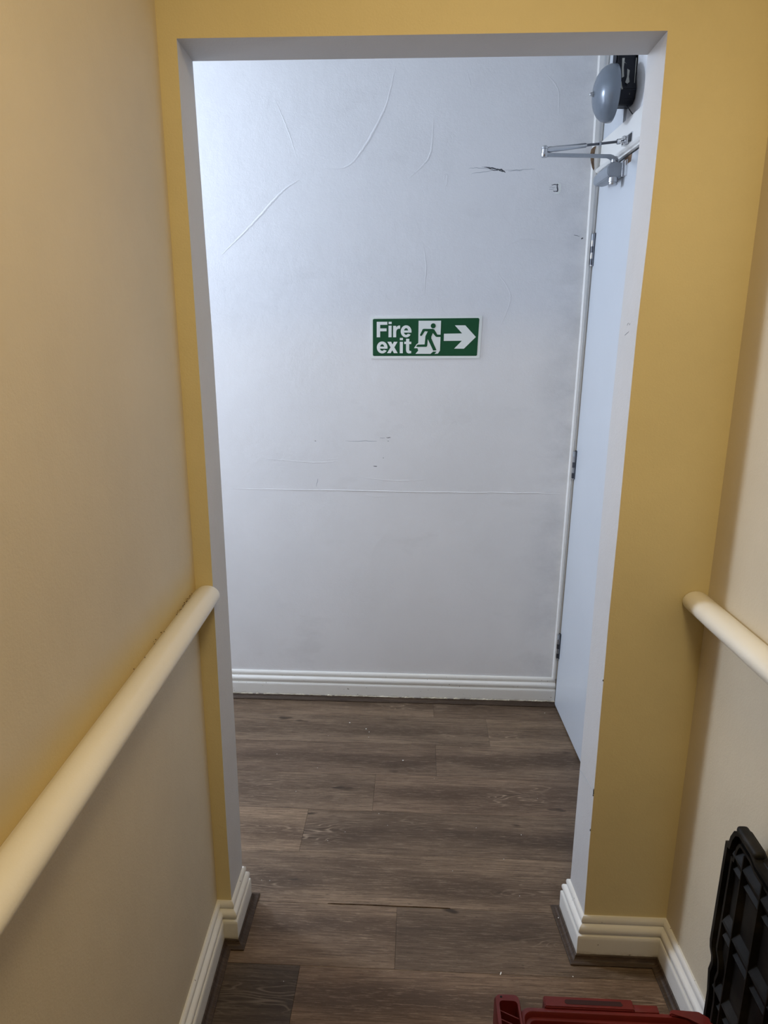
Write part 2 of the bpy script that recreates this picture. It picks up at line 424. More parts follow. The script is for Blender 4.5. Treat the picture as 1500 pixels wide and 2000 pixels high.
onwall('seam', [(-.75, .897), (-.423, .8965), (.05, .894), (.469, .896), (.575, .893)], .0022, M['white_wall'], .5)
for pts, r in (([(.219, 2.044), (.245, 2.041), (.268, 2.035)], .0022), ([(.262, 2.038), (.278, 2.036), (.292, 2.027)], .0024), ([(.268, 2.034), (.285, 2.029)], .0012),
               ([(.236, 2.039), (.255, 2.034), (.266, 2.033)], .0012), ([(.472, 1.988), (.474, 1.966)], .0022), ([(.476, 1.989), (.470, 1.987)], .0026),
               ([(.452, 1.9865), (.472, 1.988)], .0013), ([(.458, 1.967), (.472, 1.9665)], .0013), ([(.470, 1.968), (.475, 1.966)], .0026),
               ([(-.115, 1.1045), (-.098, 1.1045)], .0011), ([(-.164, .9935), (-.150, .9925)], .0013), ([(-.389, 1.089), (-.384, 1.089)], .0011), ([(-.127, 1.027), (-.125, 1.026)], .0012), ([(-.110, 1.092), (-.105, 1.092)], .0009),
               ([(.573, 1.815), (.566, 1.812)], .0020), ([(.56, 1.82), (.54, 1.825)], .0008)):
    onwall('scuff_mark', pts, r, M['mark'], .2)
for pts, r in (([(.167, 2.041), (.20, 2.042), (.236, 2.038)], .0008), ([(.175, 2.024), (.21, 2.028), (.25, 2.034)], .0008), ([(.29, 2.034), (.34, 2.035), (.393, 2.037)], .0007),
               ([(.30, 2.031), (.35, 2.0335)], .0007), ([(.444, 1.972), (.462, 1.974)], .0009), ([(.445, 1.979), (.465, 1.979)], .0008), ([(-.386, .911), (-.380, .941)], .0009), ([(-.27, 1.09), (-.20, 1.0905), (-.15, 1.091)], .0009),
               ([(-.14, 1.102), (-.12, 1.1025)], .0008), ([(.21, 2.045), (.24, 2.044)], .0009)):
    onwall('scuff_mark', pts, r, M['markfaint'], .2)
bm = bmesh.new(); prism(bm, [(x, YBACK+.0001, z) for x, z in ((.466, 1.994), (.483, 1.990), (.486, 1.972), (.480, 1.958), (.462, 1.956), (.470, 1.962), (.479, 1.967), (.479, 1.985))], (0, -.0009, 0))
from_bm('filler_patch', bm, M['signwhite'], wb)

# ---------------------------------------------------------------- side wall with the fire door
sw = empty('wall_side', (XD(2.2), 2.2, 0), kind='structure')
def yzpoly(bm, pts, off, depth, mi=0):
    """polygon given as (y,z) on the door plane, shifted off towards the room (-x), thickness depth away from the room"""
    prism(bm, [(XD(y, z)-off, y, z) for y, z in pts], (depth, 0, 0), mi)
bm = bmesh.new(); yzpoly(bm, [(1.45, 0), (1.80, 0), (1.80, ZC), (1.45, ZC)], .0, .1); from_bm('wall_panel', bm, M['white_wall'], sw)
bm = bmesh.new(); yzpoly(bm, [(1.80, 2.112), (2.402, 2.112), (2.402, ZC), (1.80, ZC)], -.008, .1); from_bm('wall_panel', bm, M['white_wall'], sw)
bm = bmesh.new(); yzpoly(bm, [(1.80, 0), (2.63, 0), (2.63, 2.112), (1.80, 2.112)], -.045, .06); from_bm('wall_panel', bm, M['white_wall'], sw)
bm = bmesh.new(); yzpoly(bm, [(2.402, 2.117), (2.6055, 2.117), (2.6055, ZC), (2.402, ZC)], .001, .04); from_bm('over_panel', bm, M['door'], sw)
fr = empty('door_frame', (XD(2.62), 2.62, 0), kind='structure'); fr.name = 'trim_3'
# hinge side post: moulded strip in the corner, standing on the skirting
bm = bmesh.new(); rings = []
for z in (.1185, .5, 1.0, 1.5, 1.8, 2.05, 2.2, 2.54):
    wdt = interp([(0, .017), (1.0, .021), (1.6, .022), (2.1, .031), (2.5, .040)], z)
    xp = XD(2.607, z); xl = xp-wdt
    prof = [(xl, YBACK-.0002), (xl, 2.6065), (xl+.002, 2.6035), (xl+wdt*.45, 2.6030), (xl+wdt*.58, 2.6060), (xl+wdt*.66, 2.6085), (xl+wdt*.86, 2.6080), (xp-.0008, 2.6095), (xp+.03, 2.6095), (xp+.03, YBACK-.0002)]
    rings.append([bm.verts.new((a, b, z)) for a, b in prof])
for A, B in zip(rings, rings[1:]):
    n = len(A)
    for k in range(n): bm.faces.new((A[k], A[(k+1) % n], B[(k+1) % n], B[k]))
bm.faces.new(rings[0]); bm.faces.new(rings[-1][::-1])
from_bm('post', bm, M['gloss'], fr)
# head: flat board with a rounded stop bead below it
bm = bmesh.new(); yzpoly(bm, [(1.76, 2.034), (2.6050, 2.034), (2.6050, 2.1165), (1.76, 2.1165)], .005, .06)
from_bm('head_board', bm, M['gloss'], fr)
bm = bmesh.new()
for a, b in ((1.76, 2.6045),):
    pr = [(.0, 2.0335), (.012, 2.0335), (.018, 2.030), (.020, 2.025), (.016, 2.020), (.011, 2.017), (.011, 2.0125), (.0, 2.0125)]
    prism(bm, [(XD(a, 2.02)-o_, a, z) for o_, z in pr], (XD(b)-XD(a), b-a, 0))
    bmesh.ops.recalc_face_normals(bm, faces=bm.faces[:])
from_bm('stop_bead', bm, M['gloss'], fr)
bm = bmesh.new(); yzpoly(bm, [(1.765, 0), (1.80, 0), (1.80, 2.034), (1.765, 2.034)], .012, .06); from_bm('post', bm, M['gloss'], fr)
# door leaf
dr = empty('door_1', (XD(2.6), 2.6, 0), kind='structure')
bm = bmesh.new(); a, b = prism(bm, [(XD(y, z), y, z) for y, z in ((1.805, .006), (2.6055, .006), (2.6055, 2.009), (1.805, 2.009))], (.042, 0, 0))
bmesh.ops.bevel(bm, geom=[e for e in bm.edges], offset=.0012, segments=2, affect='EDGES')
from_bm('leaf', bm, M['door'], dr)
bm = bmesh.new(); yzpoly(bm, [(2.290, 1.988), (2.350, 1.988), (2.350, 2.0085), (2.285, 2.0085)], .0006, .003)
from_bm('bare_wood_patch', bm, M['plaster'], dr)
bm = bmesh.new(); tube(bm, [(XD(2.6, 1.93)-.0003, y, z) for y, z in ((2.33, 1.93), (2.335, 1.915), (2.34, 1.90))], [.003, .006, .001], 6)
bm.free()
for zc, hh in ((1.774, 1), (1.0125, 1), (.269, 1)):
    h = bpy.data.objects.new('hinge', None)
    yk = 2.6045; xk = XD(yk, zc)-.0065
    bm = bmesh.new(); bx(bm, xk-.0085, xk-.003, yk+.0015, yk+.003, zc-.054, zc+.054); bx(bm, xk+.002, XD(yk, zc)+.002, yk-.011, yk+.004, zc-.054, zc+.054, .0006, 1)
    leafm = from_bm('hinge', bm, M['darksteel'], dr, origin=(XD(yk, zc), yk, zc))
    segs = [(-.051, -.031), (-.0305, -.0105), (-.010, .010), (.0105, .0305), (.031, .051)]
    for i, (a, b) in enumerate(segs):
        bm = bmesh.new(); tube(bm, [(xk, yk-.004, zc+a), (xk+(b-a)*.0118, yk-.004, zc+b)], .0062, 14)
        me_m = M['silverpaint'] if i == 4 else (M['steel'] if i % 2 else M['darksteel'])
        k = from_bm('knuckle', bm, me_m, leafm, smooth=40)
    bm = bmesh.new(); lathe(bm, [(0, .0062), (.003, .006), (.005, .003), (.0055, 0)], (xk, yk-.004, zc-.051), (0, 0, -1), 14)
    from_bm('hinge_tip', bm, M['chrome'], leafm, smooth=40)
    bpy.data.objects.remove(h)
# broken plaster at the corner beside the door closer
bm = bmesh.new()
pts = [(.583, 2.101), (.592, 2.108), (.604, 2.112), (.600, 2.096), (.597, 2.076), (.599, 2.056), (.603, 2.034), (.5995, 2.028), (.592, 2.040), (.588, 2.056), (.584, 2.064), (.5835, 2.075), (.580, 2.082)]
prism(bm, [(.594+(x-.592)*.75-.013, 2.6018, 2.065+(z-2.07)*.9) for x, z in pts], (0, .004, 0)); bmesh.ops.bevel(bm, geom=[e for e in bm.edges], offset=.0007, segments=1, affect='EDGES')
from_bm('bare_plaster', bm, M['plaster'], fr)

# ---------------------------------------------------------------- skirting boards and brown floor beading
SK = [(0, .0135), (.0175, .0135), (.0180, .060), (.0180, .0665), (.0165, .0695), (.0115, .0710), (.0105, .0735), (.0145, .0760), (.0165, .0810), (.0165, .0870), (.0145, .0920), (.0105, .0955),
      (.0070, .0975), (.0062, .1000), (.0085, .1025), (.0090, .1080), (.0078, .1140), (.0040, .1180), (0, .1180)]
BD = [(.0, .0), (.0355, .0), (.0355, .0035), (.0325, .0050), (.0290, .0055), (.0255, .0075), (.0225, .0110), (.0205, .0160), (.0185, .0175), (0, .0175)]
XI = .012; 
pl = [(XL(-4.4), -4.4), (XL(Y1), Y1), (interp(LF, .06)-.001, Y1), (interp(LB, .06)-.001, YB), (-2.58, YB)]
prr = [(.76, YB), (interp(RB, .06)+.001, YB), (interp(RF, .06)+.001, Y1), (XR(Y1), Y1), (XR(-4.4), -4.4)]
# left: passage wall run (side: room on the right of a path going +y)
def skirt(name, path, side, mats=None):
    bm = bmesh.new(); sweep(bm, path, SK, side)
    o = from_bm(name, bm, M['skirting'], smooth=35); o['kind'] = 'structure'; return o
def bead(name, path, side):
    bm = bmesh.new(); sweep(bm, path, BD, side)
    o = from_bm(name, bm, M['bead'], smooth=30); o['kind'] = 'structure'; o.color = (1, 1, 1, 1); return o
def mitre_runs(path): return path
skirt('baseboard_left', pl, -1); bead('trim_1', pl, -1)
skirt('baseboard_right', prr, -1); bead('trim_2', prr, -1)
skirt('baseboard_back', [(-2.58, YBACK), (.5865, YBACK)], -1)
bead('trim_4', [(-2.58, YBACK), (.5865, YBACK)], -1)
# crumbling paint seam along the foot of the back skirting
bm = bmesh.new()
x = -.9
while x < .58:
    l = random.uniform(.006, .03); r = random.uniform(.0012, .0030)
    if random.random() < .8: tube(bm, [(x, YBACK-.0185, .0172), (x+l/2, YBACK-.0190, .0180+random.uniform(0, .002)), (x+l, YBACK-.0185, .0172)], [r*.4, r, r*.5], 6)
    x += l
o = from_bm('caulk_crust', bm, M['skirting_cream'], bpy.data.objects['baseboard_back']); o['kind'] = 'stuff'

# ---------------------------------------------------------------- handrails
def rail(name, X, sgn, y_end, zc, label):
    r = .0225; b = .0272
    root = empty(name, (X(y_end)+sgn*b, y_end, zc), label, 'handrail')
    bm = bmesh.new(); rings = []
    ys = [y_end-.0006, y_end-.003, y_end-.008]+[y_end-.1*k for k in range(1, 40)]
    for i, y in enumerate(ys):
        rr = r*(.90 if i == 0 else .965 if i == 1 else 1)
        ring = []
        for k in range(20):          # mopstick: round front, short neck to the wall
            a = math.radians(-150)+math.radians(300)*k/19
            ring.append((X(y)+sgn*(b+math.cos(a)*(b+.0006)*rr/r), y, zc+math.sin(a)*rr))
        ring = [(X(y)+sgn*.0003, y, zc-.0095)]+ring+[(X(y)+sgn*.0003, y, zc+.0095)]
        rings.append([bm.verts.new(q) for q in ring])
    for A, B in zip(rings, rings[1:]):
        n = len(A)
        for k in range(n): bm.faces.new((A[k], A[(k+1) % n], B[(k+1) % n], B[k]))
    bm.faces.new(rings[0]); bm.faces.new(rings[-1][::-1])
    from_bm('rail', bm, M['rail'], root, smooth=40)
    return root
rl = rail('handrail', XL, 1, Y1-.001, .936, 'long cream painted handrail on the left wall, running up to the opening')
rr_ = rail('handrail', XR, -1, Y1-.001, .945, 'cream painted handrail on the right wall above the black lid')
# dirt crumbs in the joint above the left rail, a scratch and chips
bm = bmesh.new()
for k in range(46):
    y = random.choice([random.uniform(1.27, 1.385)]*3+[random.uniform(1.0, 1.3)]); s = random.uniform(.0006, .0014)
    bmesh.ops.create_icosphere(bm, subdivisions=1, radius=s, matrix=Matrix.Translation((XL(y)+.0006+random.uniform(0, .006), y, .936+.011+random.uniform(0, .006))))
o = from_bm('dirt', bm, M['plaster'], rl); o['kind'] = 'stuff'
bm = bmesh.new(); yq = .80; xq = XL(yq)+.0300
tube(bm, [(xq+.0225*math.cos(a), yq+dy, .936+.0228*math.sin(a)) for a, dy in ((.10, 0), (-.05, -.001), (-.22, .003), (-.38, .002))], [.0007, .0012, .0011, .0005], 6)
from_bm('chip', bm, M['mark'], rl)
# the yellow glow over the left rail is put into the cream wall colour
# ---------------------------------------------------------------- fire exit sign
SX0, SZ0 = -.1728, 1.398
def z2(x, y):   # sign drawing units -> wall metres
    X = (x-140)/1243*.4015; Zt = (590-.0096*(x-140)-y)/483*.150
    return (SX0+X, SZ0+Zt + X*.008)
sign = empty('fire_exit_sign', (SX0+.2, YBACK, SZ0), 'white bordered green sign with fire exit lettering, running figure and arrow on the back wall', 'sign')
def shape(name, polys, y, depth, m, parent, world=True):
    cu = bpy.data.curves.new(name, 'CURVE'); cu.dimensions = '2D'; cu.fill_mode = 'BOTH'; cu.extrude = depth/2
    for P in polys:
        s = cu.splines.new('POLY'); s.points.add(len(P)-1)
        for i, q in enumerate(P): s.points[i].co = (*z2(*q), 0, 1)
        s.use_cyclic_u = True
    o = bpy.data.objects.new('tmp', cu); COL.objects.link(o); bpy.context.view_layer.update()
    dg = bpy.context.evaluated_depsgraph_get(); me = bpy.data.meshes.new_from_object(o.evaluated_get(dg)); me.name = name
    bpy.data.objects.remove(o); me.materials.clear()
    me.transform(Matrix(((1, 0, 0, 0), (0, 0, 1, y), (0, 1, 0, 0), (0, 0, 0, 1))))   # z of the curve becomes world y
    bm = bmesh.new(); bm.from_mesh(me); bmesh.ops.remove_doubles(bm, verts=bm.verts[:], dist=1e-6)
    return from_bm(name, bm, m, parent)
def arc(cx, cy, rx, ry, a0, a1, n=20):
    return [(cx+rx*math.cos(math.radians(a0+(a1-a0)*k/n)), cy-ry*math.sin(math.radians(a0+(a1-a0)*k/n))) for k in range(n+1)]
def rrect(x0, y0, x1, y1, r):
    return arc(x1-r, y0+r, r, r, 0, 90, 5)+arc(x0+r, y0+r, r, r, 90, 180, 5)+arc(x0+r, y1-r, r, r, 180, 270, 5)+arc(x1-r, y1-r, r, r, 270, 360, 5)
shape('board', [[(140, 108), (1392, 95), (1378, 578), (140, 590)]], YBACK-.0012, .0022, M['signwhite'], sign)
shape('green_panel', [[(175, 133), (1348, 118), (1360, 128), (1348, 540), (1338, 549), (172, 558), (163, 548), (163, 142)]], YBACK-.0025, .0006, M['green'], sign)
YL = YBACK-.0030
def letter(P): return shape('letter', P, YL, .0006, M['signwhite'], sign)
letter([[(207, 166), (327, 165), (327, 199), (246, 200), (246, 241), (319, 240), (319, 273), (246, 274), (246, 342), (207, 342)]])
def li(x0, yd, yt, yb): letter([[(x0, yd), (x0+35, yd), (x0+35, yd+25), (x0, yd+25)], [(x0, yt), (x0+35, yt), (x0+35, yb), (x0, yb)]])
li(341, 165, 209, 341); li(470, 348, 393, 524)
letter([[(393, 211), (427, 211), (427, 230), (440, 214), (455, 207), (472, 207), (472, 243), (455, 243), (440, 250), (430, 266), (428, 285), (428, 341), (393, 341)]])
def le(cx, cy, rx, ry, th=36):

    bar = cy+14
    # outer contour: from right end of the bar round over the top, left, bottom to the lower right terminal, back inside
    out = [(cx+rx, bar)]+arc(cx, cy, rx, ry, 0, 328, 34)
    inn = arc(cx, cy, rx-th+2, ry-30, 318, 196, 12)
    inn = [(x, max(y, bar)) for x, y in inn]
    hole = [(cx-rx+th+1, cy-10)]+arc(cx, cy, rx-th-1, ry-32, 160, 20, 10)+[(cx+rx-th-1, cy-10)]
    letter([out+inn+[(cx-rx+th-1, bar)], hole])
le(540, 273, 61, 69); le(269, 459, 61, 69)
letter([[(328, 393), (372, 393), (387, 425), (402, 393), (444, 393), (408, 456), (447, 524), (403, 524), (385, 489), (367, 524), (325, 524), (365, 457)]])
letter([[(541, 358), (577, 358), (577, 391), (600, 391), (600, 418), (577, 418), (577, 486), (583, 496), (600, 497), (600, 524), (570, 526), (552, 518), (543, 500), (541, 480), (541, 418), (520, 418), (520, 391), (541, 391)]])
shape('arrow', [[(968, 298), (1172, 293), (1088, 202), (1205, 201), (1328, 333), (1197, 468), (1087, 468), (1172, 377), (968, 380)]], YL, .0006, M['signwhite'], sign)
shape('doorway', [[(680, 152), (932, 150), (927, 490), (905, 526), (865, 530), (888, 504), (850, 503), (820, 530), (650, 530), (681, 492), (672, 466), (632, 465), (660, 420), (680, 406)]], YL, .0006, M['signwhite'], sign)
def limb(pts, w0):
    """polyline with thickness, rounded ends, as polygon"""
    L, R = [], []
    for i, q in enumerate(pts):
        a = Vector(pts[max(i-1, 0)]); b = Vector(pts[min(i+1, len(pts)-1)]); d = (b-a).normalized(); n = Vector((-d.y, d.x))*(w0[i] if isinstance(w0, (list, tuple)) else w0)/2
        L.append((q[0]+n.x, q[1]+n.y)); R.append((q[0]-n.x, q[1]-n.y))
    return L+R[::-1]
fig = sign
def figp(P, dy=0): return P
shape('running_figure', [arc(845, 209, 28, 29, 0, 360, 24)[:-1]], YBACK-.0036, .0006, M['green'], sign)
body = [(728, 246), (742, 243), (842, 243), (858, 250), (893, 308), (938, 309), (938, 334), (885, 335), (873, 328), (842, 290), (826, 330), (826, 352), (888, 487), (850, 491), (793, 372), (785, 362), (782, 430), (776, 446), (765, 449), (668, 450), (655, 444), (672, 424), (752, 421), (760, 325), (785, 272), (752, 270), (718, 322), (705, 325), (697, 314)]
shape('running_figure', [body], YBACK-.0036, .0006, M['green'], sign)
# green notch at the foot, part of the print
shape('running_figure', [[(851, 503), (889, 503), (866, 530), (822, 530)]], YBACK-.0034, .0004, M['green'], sign)

# ---------------------------------------------------------------- alarm bell
bell = empty('alarm_bell', (.63, 2.335, 2.13), 'round grey alarm bell with a chipped black box above the door', 'alarm bell')
bm = bmesh.new()
hp = [(2.322, 2.190), (2.330, 2.164), (2.346, 2.153), (2.385, 2.153), (2.405, 2.165), (2.412, 2.19), (2.412, 2.40), (2.322, 2.40)]
prism(bm, [(XD(y, z)+(.0065 if y < 2.4 else -.0015), y, z) for y, z in hp if y < 2.3995]+[(XD(2.399, z)+.0065, 2.399, z) for z in (2.17, 2.40)][::1], (-.056, 0, 0)); bmesh.ops.bevel(bm, geom=[e for e in bm.edges], offset=.003, segments=2, affect='EDGES')
from_bm('housing', bm, M['bellbox'], bell, smooth=30)
for pts in ([(.583, 2.27), (.590, 2.27), (.589, 2.245), (.592, 2.222), (.586, 2.219), (.584, 2.24)], [(.600, 2.242), (.607, 2.238), (.606, 2.222), (.609, 2.208), (.603, 2.203), (.597, 2.207), (.601, 2.222)],
            [(.583, 2.211), (.586, 2.209), (.588, 2.198), (.592, 2.190), (.588, 2.188), (.584, 2.196)], [(.6225, 2.27), (.6245, 2.27), (.6245, 2.205), (.623, 2.205)]):
    bm = bmesh.new(); prism(bm, [(x, 2.3222, z) for x, z in pts], (0, -.0007, 0)); from_bm('paint_smear', bm, M['smear'], bell)
bc = Vector((.562, 2.338, 2.182))
bm = bmesh.new()
prof = [(-.006, .0735), (-.006, .0765), (0, .0772), (.010, .0765), (.022, .072), (.033, .063), (.042, .050), (.048, .034), (.051, .017), (.052, .006), (.050, .0), ]
lathe(bm, prof, bc, (-1, -.03, -.02), 56)
lathe(bm, [(-.006, .0735), (.008, .073), (.020, .069), (.031, .060), (.040, .047), (.046, .030), (.049, .0)], bc, (-1, -.03, -.02), 56)
from_bm('dome', bm, M['dome'], bell, smooth=45)
bm = bmesh.new(); tip = bc+Vector((-1, -.03, -.02)).normalized()*.051
lathe(bm, [(-.002, .0085), (.002, .0085), (.0022, .0062), (.007, .0062), (.0075, .0045), (.011, .0042), (.0125, .002), (.0128, 0)], tip, (-1, -.03, -.02), 6)
from_bm('nut', bm, M['steel'], bell, smooth=30)
bm = bmesh.new(); lathe(bm, [(-.05, .012), (.0, .012), (.04, .009)], bc, (-1, -.03, -.02), 20); from_bm('spindle', bm, M['darksteel'], bell, smooth=40)
bm = bmesh.new()
tube(bm, [(XD(2.36, 2.16)-.012, 2.352, 2.158), (XD(2.35, 2.15)-.006, 2.345, 2.146), (XD(2.33, 2.13)-.001, 2.333, 2.132), (XD(2.32, 2.12)+.0045, 2.322, 2.1190)], .0014, 8)
from_bm('cable', bm, M['wire'], bell, smooth=60)

# ---------------------------------------------------------------- door closer
clz = empty('door_closer', (XD(2.37, 1.96), 2.37, 1.93), 'silver grey door closer with folded arms at the top of the white door', 'door closer')
xb = XD(2.4, 1.97)
bm = bmesh.new()
sec = [(-.004, 1.957), (-.004, 1.996), (-.030, 2.000), (-.046, 1.995), (-.056, 1.982), (-.056, 1.964), (-.050, 1.955), (-.020, 1.952)]
ys = [(2.336, .90), (2.346, 1.0), (2.440, 1.0), (2.492, .86), (2.500, .78)]
rings = []
for y, s in ys:
    cx_, cz_ = -.026, 1.974
    rings.append([bm.verts.new((XD(y, 1.97)+(min(-.0005, cx_+(a-cx_)*s) if a > -.01 else cx_+(a-cx_)*s), y, cz_+(z-cz_)*s)) for a, z in sec])
for A, B in zip(rings, rings[1:]):
    for k in range(len(A)): bm.faces.new((A[k], A[(k+1) % len(A)], B[(k+1) % len(A)], B[k]))
bm.faces.new(rings[0]); bm.faces.new(rings[-1][::-1])
bmesh.ops.recalc_face_normals(bm, faces=bm.faces[:])
bmesh.ops.bevel(bm, geom=[e for e in bm.edges if e.calc_face_angle(0) > .3], offset=.002, segments=2, affect='EDGES')
from_bm('body', bm, M['silverpaint'], clz, smooth=35)
bm = bmesh.new(); yzp = [(2.312, 1.953), (2.334, 1.953), (2.334, 2.000), (2.312, 2.000)]
yzpoly(bm, yzp, .003, .003); bx(bm, XD(2.33, 1.97)-.012, XD(2.33, 1.97)-.001, 2.3315, 2.3345, 1.955, 1.998, .0008, 1)
bx(bm, XD(2.33, 1.97)-.008, XD(2.33, 1.97)-.001, 2.316, 2.319, 1.955, 1.998, .0008, 1)
from_bm('mounting_plate', bm, M['chrome'], clz)
sp = Vector((.5915, 2.352, 0))
bm = bmesh.new()
lathe(bm, [(0, 0), (0, .0125), (.003, .0140), (.005, .0140), (.0055, .0125), (.007, .0125), (.0075, .0148), (.010, .0150), (.022, .0150)], (sp.x, sp.y, 1.934), (0, 0, 1), 28)
from_bm('pinion_cap', bm, M['steel'], clz, smooth=35)
bm = bmesh.new(); lathe(bm, [(0, .011), (.010, .011), (.011, .009), (.016, .009), (.016, 0)], (sp.x, sp.y, 1.998), (0, 0, 1), 20)
from_bm('spindle', bm, M['steel'], clz, smooth=35)
EL = Vector((.357, 2.218, 1.991))
# main arm: flat bar cranked at the spindle
A0 = Vector((sp.x, sp.y, 2.006)); A1 = A0+(EL-A0)*.05+Vector((0, 0, .001)); 
bm = bmesh.new()
P = [Vector((sp.x+.002, sp.y, 2.004)), Vector((sp.x-.012, sp.y-.008, 2.011)), Vector((sp.x-.022, sp.y-.015, 2.0125)), Vector((.47, 2.288, 2.004)), Vector((EL.x, EL.y, 1.991))]
d = (EL-Vector((sp.x, sp.y, 2.005))); d.z = 0; d.normalize(); nn = Vector((-d.y, d.x, 0))
rings = []
for q, wdt, th in zip(P, (.012, .010, .009, .0085, .0075), (.0035, .004, .0042, .0042, .0042)):
    rings.append([bm.verts.new(q+nn*a*wdt+Vector((0, 0, b*th))) for a, b in ((-1, -1), (1, -1), (1, 1), (-1, 1))])
for A, B in zip(rings, rings[1:]):
    for k in range(4): bm.faces.new((A[k], A[(k+1) % 4], B[(k+1) % 4], B[k]))
bm.faces.new(rings[0]); bm.faces.new(rings[-1][::-1])
bmesh.ops.recalc_face_normals(bm, faces=bm.faces[:]); bmesh.ops.bevel(bm, geom=bm.edges[:], offset=.001, segments=1, affect='EDGES')
from_bm('main_arm', bm, M['silverpaint'], clz)
bm = bmesh.new(); lathe(bm, [(-.006, 0), (-.006, .008), (-.003, .0095), (.004, .0095), (.005, .0080), (.015, .0080), (.016, .0095), (.021, .0090), (.024, .005), (.024, 0)], EL, (0, 0, 1), 22)
from_bm('elbow_joint', bm, M['steel'], clz, smooth=35)
BR = Vector((XD(2.315, 2.052)-.014, 2.318, 2.050)); E2 = EL+Vector((0, 0, .013))
dv = BR-E2
def along(t): return E2+dv*t
bm = bmesh.new(); tube(bm, [along(.02), along(.06), along(.10), along(.14), along(.50), along(.505)], [.0065, .0085, .0070, .0075, .0062, .0050], 14)
from_bm('forearm_sleeve', bm, M['steel'], clz, smooth=40)
bm = bmesh.new(); tube(bm, [along(.50), along(.97)], .0036, 12); from_bm('forearm_rod', bm, M['darksteel'], clz, smooth=40)
bm = bmesh.new(); tube(bm, [along(.655), along(.68)], .0068, 6); from_bm('lock_nut', bm, M['steel'], clz)
bm = bmesh.new(); tube(bm, [along(.885), along(.90), along(.95), along(.985)], [.005, .0075, .0075, .006], 14)
lathe(bm, [(-.010, .0065), (.010, .0065), (.012, .005), (.012, 0)], BR-Vector((.004, 0, .0)), (0, 0, 1), 16)
from_bm('ball_joint', bm, M['chrome'], clz, smooth=40)
bm = bmesh.new()
yzpoly(bm, [(2.278, 2.040), (2.330, 2.040), (2.330, 2.066), (2.278, 2.066)], .0082, .0033)
bx(bm, BR.x-.008, BR.x+.010, BR.y-.008, BR.y+.010, BR.z-.013, BR.z-.0105, .0006, 1)
bx(bm, BR.x-.008, BR.x+.010, BR.y-.008, BR.y+.010, BR.z+.0105, BR.z+.013, .0006, 1)
from_bm('arm_bracket', bm, M['chrome'], clz)
bm = bmesh.new(); yzpoly(bm, [(2.282, 2.044), (2.306, 2.044), (2.306, 2.063), (2.282, 2.063)], .0095, .0014); from_bm('bracket_slot', bm, M['wire'], clz)

# ---------------------------------------------------------------- open red tool box with a black lid
TX0, TX1, TY0, TY1, TZ = .172, .592, .78, 1.118, .200
tb = empty('tool_box', ((TX0+TX1)/2, (TY0+TY1)/2, 0), 'open red plastic tool box with a ribbed black lid tipped up against the right wall', 'tool box')
def rr_loop(x0, x1, y0, y1, r, z, rbr=None, n=5):
    """rounded rectangle, back-right corner radius rbr"""
    rb_ = rbr or r; out = []
    for cx_, cy_, a, q in ((x1-rb_, y1-rb_, 0, rb_), (x0+r, y1-r, 90, r), (x0+r, y0+r, 180, r), (x1-r, y0+r, 270, r)):
        for k in range(n+1):
            t_ = math.radians(a+90*k/n); out.append((cx_+q*math.cos(t_), cy_+q*math.sin(t_), z))
    return out
def rings_mesh(bm, loops, close0=True, close1=True):
    R_ = [[bm.verts.new(q) for q in L] for L in loops]
    for A, B in zip(R_, R_[1:]):
        n = len(A)
        for k in range(n): bm.faces.new((A[k], A[(k+1) % n], B[(k+1) % n], B[k]))
    if close0: bm.faces.new(R_[0][::-1])
    if close1: bm.faces.new(R_[-1])
bm = bmesh.new()
x0, x1, y0, y1 = TX0+.052, TX1, TY0, TY1-.026
rings_mesh(bm, [rr_loop(x0+.012, x1-.012, y0+.012, y1-.012, .018, 0, .04), rr_loop(x0, x1, y0, y1, .02, .16, .05), rr_loop(x0, x1, y0, y1, .02, TZ-.022, .05)], True, False)
rings_mesh(bm, [rr_loop(x0+.006, x1-.006, y0+.006, y1-.006, .016, TZ-.022, .046), rr_loop(x0+.016, x1-.016, y0+.016, y1-.016, .014, .012, .04)], False, True)
from_bm('tub', bm, M['red'], tb, smooth=35)
bm = bmesh.new()
rings_mesh(bm, [rr_loop(x0-.001, x1, y0-.004, y1+.004, .022, TZ-.024, .056), rr_loop(x0-.004, x1, y0-.006, y1+.006, .022, TZ-.020, .056), rr_loop(x0-.004, x1, y0-.006, y1+.006, .022, TZ-.003, .056),
                rr_loop(x0, x1, y0-.002, y1+.002, .021, TZ, .054), rr_loop(x0+.004, x1-.004, y0+.004, y1-.004, .018, TZ, .052), rr_loop(x0+.006, x1-.006, y0+.006, y1-.006, .016, TZ-.003, .050),
                rr_loop(x0+.008, x1-.008, y0+.008, y1-.008, .016, TZ-.010, .048), rr_loop(x0+.014, x1-.014, y0+.014, y1-.014, .014, TZ-.010, .044), rr_loop(x0+.016, x1-.016, y0+.016, y1-.016, .013, TZ-.014, .042), rr_loop(x0+.016, x1-.016, y0+.016, y1-.016, .013, TZ-.040, .042)], False, False)
from_bm('rim', bm, M['red'], tb, smooth=35)
